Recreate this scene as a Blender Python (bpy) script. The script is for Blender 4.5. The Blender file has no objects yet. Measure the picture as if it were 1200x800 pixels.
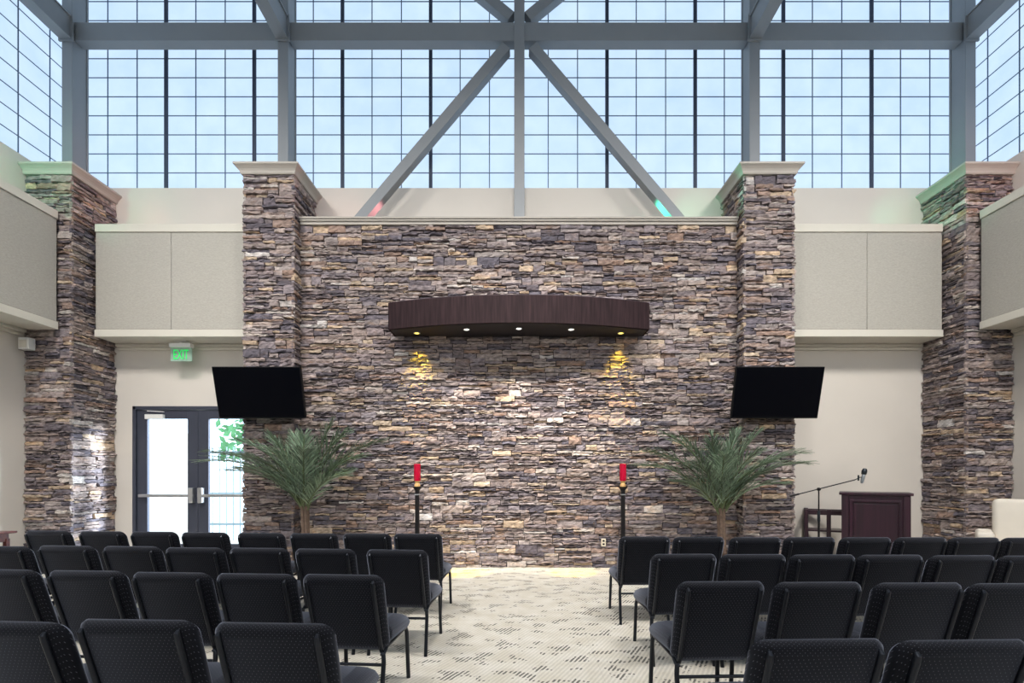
import bpy, bmesh, math, random
from mathutils import Vector, Matrix
R = math.radians
PI = math.pi
rnd = random.Random(7)
scene = bpy.context.scene
C = scene.collection

# ------------------------------------------------------------------ helpers
def lin(c):
    def f(v):
        v /= 255.0
        return v / 12.92 if v <= 0.04045 else ((v + 0.055) / 1.055) ** 2.4
    return (f(c[0]), f(c[1]), f(c[2]), 1.0)

def mat(name, col, rough=0.6, metal=0.0, noise=0.0, nscale=8.0, bump=0.0, bscale=60.0, spec=0.5, sheen=0.0, coat=0.0):
    m = bpy.data.materials.new(name); m.use_nodes = True
    nt = m.node_tree; b = nt.nodes['Principled BSDF']
    b.inputs['Base Color'].default_value = lin(col)
    b.inputs['Roughness'].default_value = rough
    b.inputs['Metallic'].default_value = metal
    b.inputs['Specular IOR Level'].default_value = spec
    if sheen:
        b.inputs['Sheen Weight'].default_value = sheen
        b.inputs['Sheen Roughness'].default_value = 0.4
    if coat:
        b.inputs['Coat Weight'].default_value = coat
        b.inputs['Coat Roughness'].default_value = 0.15
    tc = nt.nodes.new('ShaderNodeTexCoord')
    if noise:
        n = nt.nodes.new('ShaderNodeTexNoise'); n.inputs['Scale'].default_value = nscale
        n.inputs['Detail'].default_value = 4
        nt.links.new(tc.outputs['Object'], n.inputs['Vector'])
        mr = nt.nodes.new('ShaderNodeMapRange')
        mr.inputs['From Min'].default_value = 0.3; mr.inputs['From Max'].default_value = 0.7
        mr.inputs['To Min'].default_value = 1 - noise; mr.inputs['To Max'].default_value = 1 + noise
        nt.links.new(n.outputs['Fac'], mr.inputs['Value'])
        mx = nt.nodes.new('ShaderNodeVectorMath'); mx.operation = 'SCALE'
        mx.inputs[0].default_value = lin(col)[:3]
        nt.links.new(mr.outputs['Result'], mx.inputs['Scale'])
        nt.links.new(mx.outputs['Vector'], b.inputs['Base Color'])
    if bump:
        n2 = nt.nodes.new('ShaderNodeTexNoise'); n2.inputs['Scale'].default_value = bscale
        n2.inputs['Detail'].default_value = 3
        nt.links.new(tc.outputs['Object'], n2.inputs['Vector'])
        bp = nt.nodes.new('ShaderNodeBump'); bp.inputs['Strength'].default_value = bump
        bp.inputs['Distance'].default_value = 0.01
        nt.links.new(n2.outputs['Fac'], bp.inputs['Height'])
        nt.links.new(bp.outputs['Normal'], b.inputs['Normal'])
    return m

def emis(name, col, strength, base=None):
    m = mat(name, base or col, 0.5)
    b = m.node_tree.nodes['Principled BSDF']
    b.inputs['Emission Color'].default_value = lin(col)
    b.inputs['Emission Strength'].default_value = strength
    return m

def obj(name, bm, m, parent=None, smooth=False, mats=None):
    me = bpy.data.meshes.new(name)
    bmesh.ops.recalc_face_normals(bm, faces=bm.faces)
    bm.to_mesh(me); bm.free()
    for mm in (mats or [m]): me.materials.append(mm)
    if smooth:
        me.shade_smooth()
        if smooth != 'all':
            me.set_sharp_from_angle(angle=R(smooth if smooth is not True else 40))
    o = bpy.data.objects.new(name, me); C.objects.link(o)
    if parent: o.parent = parent
    return o

def tag(o, label, cat, group=None):
    o['label'] = label; o['category'] = cat
    if group: o['group'] = group
    return o

def thing(name, label, cat, loc=(0, 0, 0), rotz=0.0, group=None):
    o = bpy.data.objects.new(name, None); C.objects.link(o)
    o.empty_display_size = 0.1
    o.location = loc; o.rotation_euler = (0, 0, rotz)
    return tag(o, label, cat, group)

def struct(name, bm, m, parent=None, smooth=False):
    o = obj(name, bm, m, parent, smooth)
    if not parent: o['kind'] = 'structure'
    return o

def BM(): return bmesh.new()

def box(bm, x0, x1, y0, y1, z0, z1, bev=0.0, seg=2, M=None):
    ret = bmesh.ops.create_cube(bm, size=1.0)
    vs = ret['verts']
    for v in vs:
        v.co = Vector((x0 + (v.co.x + .5) * (x1 - x0), y0 + (v.co.y + .5) * (y1 - y0), z0 + (v.co.z + .5) * (z1 - z0)))
    if bev:
        es = list({e for v in vs for e in v.link_edges})
        r = bmesh.ops.bevel(bm, geom=es, offset=bev, segments=seg, affect='EDGES', profile=0.5)
        vs = list({v for f in r['faces'] for v in f.verts} | {v for v in vs if v.is_valid})
    if M is not None:
        for v in vs: v.co = M @ v.co
    return vs

def bar(bm, p0, p1, w, h, up=Vector((0, 0, 1)), bev=0.0):
    """a rectangular bar from p0 to p1"""
    p0 = Vector(p0); p1 = Vector(p1); d = (p1 - p0); L = d.length; d.normalize()
    s = d.cross(Vector(up)); s.normalize(); u = s.cross(d)
    M = Matrix(((s.x, d.x, u.x, p0.x), (s.y, d.y, u.y, p0.y), (s.z, d.z, u.z, p0.z), (0, 0, 0, 1)))
    return box(bm, -w / 2, w / 2, 0, L, -h / 2, h / 2, bev, 2, M)

def tube(bm, pts, rad, seg=10, cap=True):
    pts = [Vector(p) for p in pts]
    rads = rad if isinstance(rad, (list, tuple)) else [rad] * len(pts)
    rings = []
    t = (pts[1] - pts[0]).normalized()
    a = Vector((0, 0, 1)) if abs(t.z) < .9 else Vector((1, 0, 0))
    n = t.cross(a).normalized()
    for i, p in enumerate(pts):
        if i == 0: t = (pts[1] - pts[0])
        elif i == len(pts) - 1: t = (pts[-1] - pts[-2])
        else: t = (pts[i + 1] - pts[i - 1])
        t.normalize()
        n = (n - t * n.dot(t)).normalized(); b = t.cross(n)
        rings.append([bm.verts.new(p + (n * math.cos(2 * PI * k / seg) + b * math.sin(2 * PI * k / seg)) * rads[i]) for k in range(seg)])
    for i in range(len(rings) - 1):
        for k in range(seg):
            bm.faces.new((rings[i][k], rings[i][(k + 1) % seg], rings[i + 1][(k + 1) % seg], rings[i + 1][k]))
    if cap:
        bm.faces.new(rings[0][::-1]); bm.faces.new(rings[-1])

def lathe(bm, prof, c=(0, 0, 0), seg=24):
    """prof: list of (r, z)"""
    rings = []
    for r, z in prof:
        if r < 1e-5: rings.append([bm.verts.new((c[0], c[1], c[2] + z))])
        else: rings.append([bm.verts.new((c[0] + r * math.cos(2 * PI * k / seg), c[1] + r * math.sin(2 * PI * k / seg), c[2] + z)) for k in range(seg)])
    for i in range(len(rings) - 1):
        A, B = rings[i], rings[i + 1]
        for k in range(seg):
            k2 = (k + 1) % seg
            if len(A) == 1 and len(B) == 1: continue
            if len(A) == 1: bm.faces.new((A[0], B[k2], B[k]))
            elif len(B) == 1: bm.faces.new((A[k], A[k2], B[0]))
            else: bm.faces.new((A[k], A[k2], B[k2], B[k]))

def prism(bm, poly, y0, y1, M=None):
    """poly of (x,z) extruded along y"""
    a = [bm.verts.new((x, y0, z)) for x, z in poly]; b = [bm.verts.new((x, y1, z)) for x, z in poly]
    n = len(poly)
    bm.faces.new(a); bm.faces.new(b[::-1])
    for i in range(n): bm.faces.new((a[i], b[i], b[(i + 1) % n], a[(i + 1) % n]))
    if M is not None:
        for v in a + b: v.co = M @ v.co

# ------------------------------------------------------------------ camera
F = 570.0; CX = 608.0; CY = 556.0; H = 1.46
cam = bpy.data.cameras.new('camera'); co = bpy.data.objects.new('camera', cam); C.objects.link(co)
co.location = (0, 0, H); co.rotation_euler = (PI / 2, 0, 0)
cam.sensor_width = 36; cam.sensor_fit = 'HORIZONTAL'; cam.lens = F / 1200 * 36
cam.shift_x = (600 - CX) / 1200; cam.shift_y = (CY - 400) / 1200
cam.clip_start = 0.05; cam.clip_end = 200
scene.camera = co

# ------------------------------------------------------------------ materials
M = {}
M['cream'] = mat('cream_paint', (208, 202, 194), 0.85, noise=.015, nscale=2, bump=.08, bscale=180, spec=.2)
M['trim'] = mat('trim_paint', (205, 201, 190), 0.7, noise=.01, spec=.3)
M['cap'] = mat('cap_paint', (176, 170, 162), 0.6, noise=.02, spec=.3)
M['steel'] = mat('steel_grey_paint', (132, 136, 140), 0.5, noise=.03, nscale=3, spec=.4)
M['bar'] = mat('window_bar', (84, 104, 132), 0.6)
M['mullion'] = mat('window_mullion', (52, 62, 82), 0.6)
M['dark_metal'] = mat('dark_bronze_metal', (66, 70, 84), 0.45, .3, noise=.03)
M['chrome'] = mat('brushed_steel', (200, 202, 205), 0.3, .9)
M['white_plastic'] = mat('white_plastic', (225, 225, 222), 0.45)
M['black_plastic'] = mat('black_plastic', (10, 10, 13), 0.4, spec=.25)
M['screen'] = mat('tv_screen', (3, 4, 10), 0.3, spec=.08)
M['candle_red'] = mat('red_glass', (180, 10, 50), 0.2, spec=.6)
M['wax'] = mat('candle_clear_base', (214, 170, 110), 0.3)
M['iron'] = mat('black_iron', (22, 20, 22), 0.45, .4)
M['pot'] = mat('pot', (70, 52, 40), 0.7, noise=.1)
M['cane'] = mat('palm_cane', (100, 82, 70), 0.8, noise=.25, nscale=25, bump=.4, bscale=50)
M['armchair'] = mat('cream_upholstery', (216, 209, 197), 0.8, noise=.02, bump=.15, bscale=220)
M['mic'] = mat('microphone_metal', (48, 54, 60), 0.35, .7)
M['mic_ring'] = mat('microphone_silver', (170, 178, 186), 0.3, .8)
M['ceil'] = mat('ceiling_paint', (190, 192, 192), 0.9, noise=.02)
M['outdoor_wall'] = mat('outdoor_masonry', (230, 226, 218), 0.9, noise=.05, nscale=6)
M['outdoor_ground'] = mat('outdoor_concrete', (205, 203, 196), 0.9, noise=.05)
M['fence'] = mat('fence_paint', (120, 140, 150), 0.6)
M['tree_leaf'] = mat('tree_leaf', (80, 140, 90), 0.7, noise=.3, nscale=3)
M['bark'] = mat('bark', (90, 75, 60), 0.9, noise=.2)
M['brass'] = mat('outlet_plate', (222, 212, 190), 0.5)

def wood(name, c1, c2, scale=3.0, rough=.35, coat=.3, vertical=True):
    m = mat(name, c1, rough, coat=coat)
    nt = m.node_tree; b = nt.nodes['Principled BSDF']
    tc = nt.nodes.new('ShaderNodeTexCoord'); mp = nt.nodes.new('ShaderNodeMapping')
    mp.inputs['Scale'].default_value = (14, 14, 0.7) if vertical else (0.8, 14, 14)
    n = nt.nodes.new('ShaderNodeTexNoise'); n.inputs['Scale'].default_value = scale; n.inputs['Detail'].default_value = 6
    cr = nt.nodes.new('ShaderNodeValToRGB')
    cr.color_ramp.elements[0].position = .35; cr.color_ramp.elements[0].color = lin(c1)
    cr.color_ramp.elements[1].position = .68; cr.color_ramp.elements[1].color = lin(c2)
    nt.links.new(tc.outputs['Object'], mp.inputs['Vector']); nt.links.new(mp.outputs['Vector'], n.inputs['Vector'])
    nt.links.new(n.outputs['Fac'], cr.inputs['Fac']); nt.links.new(cr.outputs['Color'], b.inputs['Base Color'])
    return m
M['walnut'] = wood('dark_walnut', (28, 16, 19), (46, 31, 34), 3, .7, 0)
M['walnut'].node_tree.nodes['Principled BSDF'].inputs['Specular IOR Level'].default_value = .15
M['mahogany'] = wood('mahogany', (34, 12, 26), (52, 20, 38), 1.4, .4, .15)
M['mahogany_dark'] = wood('mahogany_dark', (34, 14, 26), (50, 22, 36), 1.6, .4, .2)
M['cherry'] = wood('cherry_wood', (84, 34, 34), (116, 54, 44), 1.5, .35, .3, False)

def glass_mat():
    m = bpy.data.materials.new('door_glass'); m.use_nodes = True
    nt = m.node_tree; nt.nodes.clear()
    o = nt.nodes.new('ShaderNodeOutputMaterial'); mx = nt.nodes.new('ShaderNodeMixShader')
    t = nt.nodes.new('ShaderNodeBsdfTransparent'); g = nt.nodes.new('ShaderNodeBsdfGlossy')
    t.inputs['Color'].default_value = (.93, .96, .98, 1); g.inputs['Roughness'].default_value = .02
    mx.inputs[0].default_value = .05
    nt.links.new(t.outputs[0], mx.inputs[1]); nt.links.new(g.outputs[0], mx.inputs[2]); nt.links.new(mx.outputs[0], o.inputs['Surface'])
    return m
M['glass'] = glass_mat()

def clear_plastic():
    m = bpy.data.materials.new('clear_acrylic'); m.use_nodes = True
    nt = m.node_tree; nt.nodes.clear()
    o = nt.nodes.new('ShaderNodeOutputMaterial'); mx = nt.nodes.new('ShaderNodeMixShader')
    t = nt.nodes.new('ShaderNodeBsdfTransparent'); g = nt.nodes.new('ShaderNodeBsdfDiffuse')
    t.inputs['Color'].default_value = (.8, .92, .86, 1); g.inputs['Color'].default_value = (.55, .75, .65, 1)
    mx.inputs[0].default_value = .35
    nt.links.new(t.outputs[0], mx.inputs[1]); nt.links.new(g.outputs[0], mx.inputs[2]); nt.links.new(mx.outputs[0], o.inputs['Surface'])
    return m
M['acrylic'] = clear_plastic()

def pane_mat():
    """daylit translucent fibreglass sheet: glows with the sky behind it, faint fibres"""
    m = bpy.data.materials.new('translucent_daylight_sheet'); m.use_nodes = True
    nt = m.node_tree; b = nt.nodes['Principled BSDF']
    b.inputs['Base Color'].default_value = (.06, .07, .08, 1); b.inputs['Roughness'].default_value = .7
    tc = nt.nodes.new('ShaderNodeTexCoord')
    n = nt.nodes.new('ShaderNodeTexNoise'); n.inputs['Scale'].default_value = 2.2; n.inputs['Detail'].default_value = 4
    nt.links.new(tc.outputs['Object'], n.inputs['Vector'])
    cr = nt.nodes.new('ShaderNodeValToRGB')
    cr.color_ramp.elements[0].position = .25; cr.color_ramp.elements[0].color = PANE0
    cr.color_ramp.elements[1].position = .75; cr.color_ramp.elements[1].color = PANE1
    nt.links.new(n.outputs['Fac'], cr.inputs['Fac'])
    nt.links.new(cr.outputs['Color'], b.inputs['Emission Color'])
    b.inputs['Emission Strength'].default_value = PANE_E
    return m
PANE0 = lin((190, 218, 248)); PANE1 = lin((206, 231, 253)); PANE_E = 1.08
M['pane'] = pane_mat()

def stone_mat():
    m = bpy.data.materials.new('ledgestone'); m.use_nodes = True
    nt = m.node_tree; b = nt.nodes['Principled BSDF']; b.inputs['Roughness'].default_value = .85
    b.inputs['Specular IOR Level'].default_value = .25
    at = nt.nodes.new('ShaderNodeAttribute'); at.attribute_name = 'Col'
    tc = nt.nodes.new('ShaderNodeTexCoord')
    mp = nt.nodes.new('ShaderNodeMapping'); mp.inputs['Scale'].default_value = (1, 1, 2.5)
    nt.links.new(tc.outputs['Object'], mp.inputs['Vector'])
    n = nt.nodes.new('ShaderNodeTexNoise'); n.inputs['Scale'].default_value = 14; n.inputs['Detail'].default_value = 8; n.inputs['Roughness'].default_value = .7
    nt.links.new(mp.outputs['Vector'], n.inputs['Vector'])
    mr = nt.nodes.new('ShaderNodeMapRange'); mr.inputs['From Min'].default_value = .3; mr.inputs['From Max'].default_value = .7
    mr.inputs['To Min'].default_value = .55; mr.inputs['To Max'].default_value = 1.55
    nt.links.new(n.outputs['Fac'], mr.inputs['Value'])
    sc = nt.nodes.new('ShaderNodeVectorMath'); sc.operation = 'SCALE'
    nt.links.new(at.outputs['Color'], sc.inputs[0]); nt.links.new(mr.outputs['Result'], sc.inputs['Scale'])
    # warm mineral blotches
    n3 = nt.nodes.new('ShaderNodeTexNoise'); n3.inputs['Scale'].default_value = 5; n3.inputs['Detail'].default_value = 4
    nt.links.new(mp.outputs['Vector'], n3.inputs['Vector'])
    mr3 = nt.nodes.new('ShaderNodeMapRange'); mr3.inputs['From Min'].default_value = .56; mr3.inputs['From Max'].default_value = .72
    mr3.inputs['To Max'].default_value = .5
    nt.links.new(n3.outputs['Fac'], mr3.inputs['Value'])
    mx = nt.nodes.new('ShaderNodeMix'); mx.data_type = 'RGBA'; mx.blend_type = 'MULTIPLY'
    nt.links.new(mr3.outputs['Result'], mx.inputs['Factor'])
    nt.links.new(sc.outputs['Vector'], mx.inputs['A']); mx.inputs['B'].default_value = (1.25, .97, .68, 1)
    nt.links.new(mx.outputs['Result'], b.inputs['Base Color'])
    n2 = nt.nodes.new('ShaderNodeTexNoise'); n2.inputs['Scale'].default_value = 40; n2.inputs['Detail'].default_value = 6
    nt.links.new(mp.outputs['Vector'], n2.inputs['Vector'])
    bp = nt.nodes.new('ShaderNodeBump'); bp.inputs['Strength'].default_value = .7; bp.inputs['Distance'].default_value = .012
    nt.links.new(n2.outputs['Fac'], bp.inputs['Height']); nt.links.new(bp.outputs['Normal'], b.inputs['Normal'])
    return m
M['stone'] = stone_mat()

def fabric_dots():
    """near-black upholstery with a fine woven grid of pale dots"""
    m = mat('dotted_black_fabric', (20, 21, 28), 0.75, spec=.2, sheen=.6)
    nt = m.node_tree; b = nt.nodes['Principled BSDF']
    b.inputs['Sheen Tint'].default_value = (.55, .6, .75, 1)
    tc = nt.nodes.new('ShaderNodeTexCoord'); sx = nt.nodes.new('ShaderNodeSeparateXYZ')
    nt.links.new(tc.outputs['Object'], sx.inputs[0])
    ad = nt.nodes.new('ShaderNodeMath'); ad.operation = 'ADD'
    nt.links.new(sx.outputs['Y'], ad.inputs[0]); nt.links.new(sx.outputs['Z'], ad.inputs[1])
    cb = nt.nodes.new('ShaderNodeCombineXYZ')
    nt.links.new(sx.outputs['X'], cb.inputs['X']); nt.links.new(ad.outputs[0], cb.inputs['Y'])
    mp = nt.nodes.new('ShaderNodeMapping'); mp.inputs['Rotation'].default_value = (0, 0, R(45))
    nt.links.new(cb.outputs[0], mp.inputs['Vector'])
    vo = nt.nodes.new('ShaderNodeTexVoronoi'); vo.voronoi_dimensions = '2D'; vo.inputs['Scale'].default_value = 76
    vo.inputs['Randomness'].default_value = 0.08
    nt.links.new(mp.outputs['Vector'], vo.inputs['Vector'])
    cr = nt.nodes.new('ShaderNodeValToRGB')
    cr.color_ramp.elements[0].position = .07; cr.color_ramp.elements[0].color = lin((88, 88, 98))
    cr.color_ramp.elements[1].position = .13; cr.color_ramp.elements[1].color = lin((8, 10, 18))
    nt.links.new(vo.outputs['Distance'], cr.inputs['Fac'])
    nt.links.new(cr.outputs['Color'], b.inputs['Base Color'])
    return m
M['fabric'] = fabric_dots()
M['chair_metal'] = mat('chair_dark_steel', (38, 41, 48), 0.32, .6)

def carpet_mat():
    m = mat('carpet_tile', (200, 195, 180), 0.95, spec=.1)
    nt = m.node_tree; b = nt.nodes['Principled BSDF']; N = nt.nodes.new; L = nt.links.new
    tc = N('ShaderNodeTexCoord')
    # fine diagonal ribs
    mp = N('ShaderNodeMapping'); mp.inputs['Rotation'].default_value = (0, 0, R(28))
    L(tc.outputs['Object'], mp.inputs['Vector'])
    w = N('ShaderNodeTexWave'); w.inputs['Scale'].default_value = 10; w.inputs['Distortion'].default_value = 1.2
    w.inputs['Detail'].default_value = 2; w.inputs['Detail Scale'].default_value = 3
    L(mp.outputs['Vector'], w.inputs['Vector'])
    # patches
    mp2 = N('ShaderNodeMapping'); mp2.inputs['Scale'].default_value = (1.0, 1.5, 1)
    L(tc.outputs['Object'], mp2.inputs['Vector'])
    n = N('ShaderNodeTexNoise'); n.inputs['Scale'].default_value = 4.6; n.inputs['Detail'].default_value = 3; n.inputs['Roughness'].default_value = .6
    L(mp2.outputs['Vector'], n.inputs['Vector'])
    mr = N('ShaderNodeMapRange'); mr.inputs['From Min'].default_value = .555; mr.inputs['From Max'].default_value = .575
    mr.inputs['To Min'].default_value = .2; mr.inputs['To Max'].default_value = 1.0
    L(n.outputs['Fac'], mr.inputs['Value'])
    wr = N('ShaderNodeMapRange'); wr.inputs['From Min'].default_value = .35; wr.inputs['From Max'].default_value = .6
    L(w.outputs['Fac'], wr.inputs['Value'])
    mul = N('ShaderNodeMath'); mul.operation = 'MULTIPLY'
    L(wr.outputs['Result'], mul.inputs[0]); L(mr.outputs['Result'], mul.inputs[1])
    # large warm/cool tone drift
    n2 = N('ShaderNodeTexNoise'); n2.inputs['Scale'].default_value = 5; n2.inputs['Detail'].default_value = 4
    L(tc.outputs['Object'], n2.inputs['Vector'])
    cr = N('ShaderNodeValToRGB')
    cr.color_ramp.elements[0].position = .35; cr.color_ramp.elements[0].color = lin((204, 197, 182))
    cr.color_ramp.elements[1].position = .65; cr.color_ramp.elements[1].color = lin((216, 211, 200))
    L(n2.outputs['Fac'], cr.inputs['Fac'])
    mx = N('ShaderNodeMix'); mx.data_type = 'RGBA'
    L(mul.outputs[0], mx.inputs['Factor']); L(cr.outputs['Color'], mx.inputs['A']); mx.inputs['B'].default_value = lin((108, 105, 100))
    # tile joints
    br = N('ShaderNodeTexBrick'); br.offset = 0; br.inputs['Scale'].default_value = 1
    br.inputs['Brick Width'].default_value = .61; br.inputs['Row Height'].default_value = .61; br.inputs['Mortar Size'].default_value = .002
    br.inputs['Color1'].default_value = (1, 1, 1, 1); br.inputs['Color2'].default_value = (.97, .97, .97, 1); br.inputs['Mortar'].default_value = (.86, .86, .86, 1)
    L(tc.outputs['Object'], br.inputs['Vector'])
    m2 = N('ShaderNodeMix'); m2.data_type = 'RGBA'; m2.blend_type = 'MULTIPLY'; m2.inputs['Factor'].default_value = 1
    L(mx.outputs['Result'], m2.inputs['A']); L(br.outputs['Color'], m2.inputs['B'])
    L(m2.outputs['Result'], b.inputs['Base Color'])
    n3 = N('ShaderNodeTexNoise'); n3.inputs['Scale'].default_value = 300
    L(tc.outputs['Object'], n3.inputs['Vector'])
    bp = N('ShaderNodeBump'); bp.inputs['Strength'].default_value = .5; bp.inputs['Distance'].default_value = .006
    L(n3.outputs['Fac'], bp.inputs['Height']); L(bp.outputs['Normal'], b.inputs['Normal'])
    return m
M['carpet'] = carpet_mat()

def panel_fabric():
    m = mat('acoustic_fabric', (172, 168, 160), 0.9, spec=.15)
    nt = m.node_tree; b = nt.nodes['Principled BSDF']; N = nt.nodes.new; L = nt.links.new
    tc = N('ShaderNodeTexCoord'); mp = N('ShaderNodeMapping'); mp.inputs['Scale'].default_value = (1, 1, 6)
    n = N('ShaderNodeTexNoise'); n.inputs['Scale'].default_value = 30; n.inputs['Detail'].default_value = 4
    L(tc.outputs['Object'], mp.inputs['Vector']); L(mp.outputs['Vector'], n.inputs['Vector'])
    cr = N('ShaderNodeValToRGB')
    cr.color_ramp.elements[0].position = .3; cr.color_ramp.elements[0].color = lin((162, 158, 150))
    cr.color_ramp.elements[1].position = .7; cr.color_ramp.elements[1].color = lin((180, 177, 169))
    L(n.outputs['Fac'], cr.inputs['Fac']); L(cr.outputs['Color'], b.inputs['Base Color'])
    return m
M['panel'] = panel_fabric()

def leaf_mat():
    m = mat('palm_leaf', (70, 96, 66), 0.38, spec=.5)
    nt = m.node_tree; b = nt.nodes['Principled BSDF']; N = nt.nodes.new; L = nt.links.new
    at = N('ShaderNodeAttribute'); at.attribute_name = 'Col'
    L(at.outputs['Color'], b.inputs['Base Color'])
    return m
M['leaf'] = leaf_mat()

# ------------------------------------------------------------------ room shell
XW = 7.56; YB = 8.25; YR = -6.0; ZC = 11.2; SILL = 6.32; ZT = 10.9
bm = BM(); box(bm, -XW - .3, XW + .3, YR - .3, YB + .25, -.2, 0); struct('floor', bm, M['carpet'])
bm = BM(); box(bm, -XW - .3, XW + .3, YR - .3, YB + .3, ZC, ZC + .2); struct('ceiling', bm, M['ceil'])
DX0, DX1, DZ = -6.55, -4.36, 2.62
bm = BM()
box(bm, -XW - .3, DX0, YB, YB + .25, 0, SILL); box(bm, DX0, DX1, YB, YB + .25, DZ, SILL); box(bm, DX1, XW + .3, YB, YB + .25, 0, SILL)
box(bm, -XW - .3, XW + .3, YB, YB + .25, ZT, ZC)
struct('wall_back', bm, M['cream'])
for s, nm in ((-1, 'left'), (1, 'right')):
    bm = BM()
    a, b_ = sorted((s * XW, s * (XW + .3)))
    box(bm, a, b_, YR, YB, 0, SILL); box(bm, a, b_, YR, YB, ZT, ZC)
    struct('wall_' + nm, bm, M['cream'])
bm = BM()
box(bm, -XW, XW, YR - .3, YR, 0, SILL); box(bm, -XW, XW, YR - .3, YR, ZT, ZC)
struct('wall_rear', bm, M['cream'])

# clerestory windows: bars + translucent sheets
MAJ = 1.504
def clerestory(name, a0, a1, place, start, n):
    """a = running coordinate along the wall; place(a, depth, z) -> point"""
    zb = [SILL + .29 + .325 * k for k in range(14)]
    bm = BM()
    def bx(a, b, d0, d1, z0, z1):
        p, q = place(a, d0, z0), place(b, d1, z1)
        box(bm, min(p[0], q[0]), max(p[0], q[0]), min(p[1], q[1]), max(p[1], q[1]), min(p[2], q[2]), max(p[2], q[2]))
    bg_ = BM()
    def bx2(a, b, d0, d1, z0, z1):
        p, q = place(a, d0, z0), place(b, d1, z1)
        box(bg_, min(p[0], q[0]), max(p[0], q[0]), min(p[1], q[1]), max(p[1], q[1]), min(p[2], q[2]), max(p[2], q[2]))
    bx(a0, a1, 0.05, .12, SILL - .02, SILL + .012); bx(a0, a1, 0, .12, ZT - .03, ZT + .02)
    k = 0; a = start
    majors = []
    while a < a1 - .02:
        if a > a0 + .02:
            if k % 3 == 0:
                bx(a - .029, a + .029, .035, .12, SILL, ZT); majors.append(a)
            else: bx2(a - .008, a + .008, .052, .0605, SILL, ZT)
        k += 1; a = start + k * MAJ / 3
    for z in zb:
        if z < ZT - .05: bx2(a0, a1, .053, .0605, z - .007, z + .007)
    w = struct(name, bm, M['mullion']); obj('muntin_grid', bg_, M['bar'], w)
    edges = [a0] + majors + [a1]
    for i in range(len(edges) - 1):
        if edges[i + 1] - edges[i] < .1: continue
        bm = BM()
        p, q = place(edges[i], .06, SILL), place(edges[i + 1], .1, ZT)
        box(bm, min(p[0], q[0]), max(p[0], q[0]), min(p[1], q[1]), max(p[1], q[1]), p[2], q[2])
        obj('pane', bm, M['pane'], w)
clerestory('window_1', -XW, XW, lambda a, d, z: (a, YB + d, z), -5 * MAJ, 40)
clerestory('window_2', YR, YB, lambda a, d, z: (-XW - d, a, z), 7.90 - 26 * MAJ / 3, 40)
clerestory('window_3', YR, YB, lambda a, d, z: (XW + d, a, z), 7.90 - 26 * MAJ / 3, 40)
clerestory('window_4', -XW, XW, lambda a, d, z: (a, YR - d, z), -5 * MAJ, 40)

# ------------------------------------------------------------------ ledgestone
PAL = [((128, 118, 120), .24), ((143, 131, 128), .24), ((100, 94, 101), .15), ((158, 146, 141), .15), ((174, 155, 135), .07),
       ((141, 121, 111), .08), ((182, 174, 169), .05), ((108, 98, 101), .02)]
def pick(r):
    t = r.random(); acc = 0
    for c, w in PAL:
        acc += w
        if t < acc: return c
    return PAL[0][0]

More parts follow.
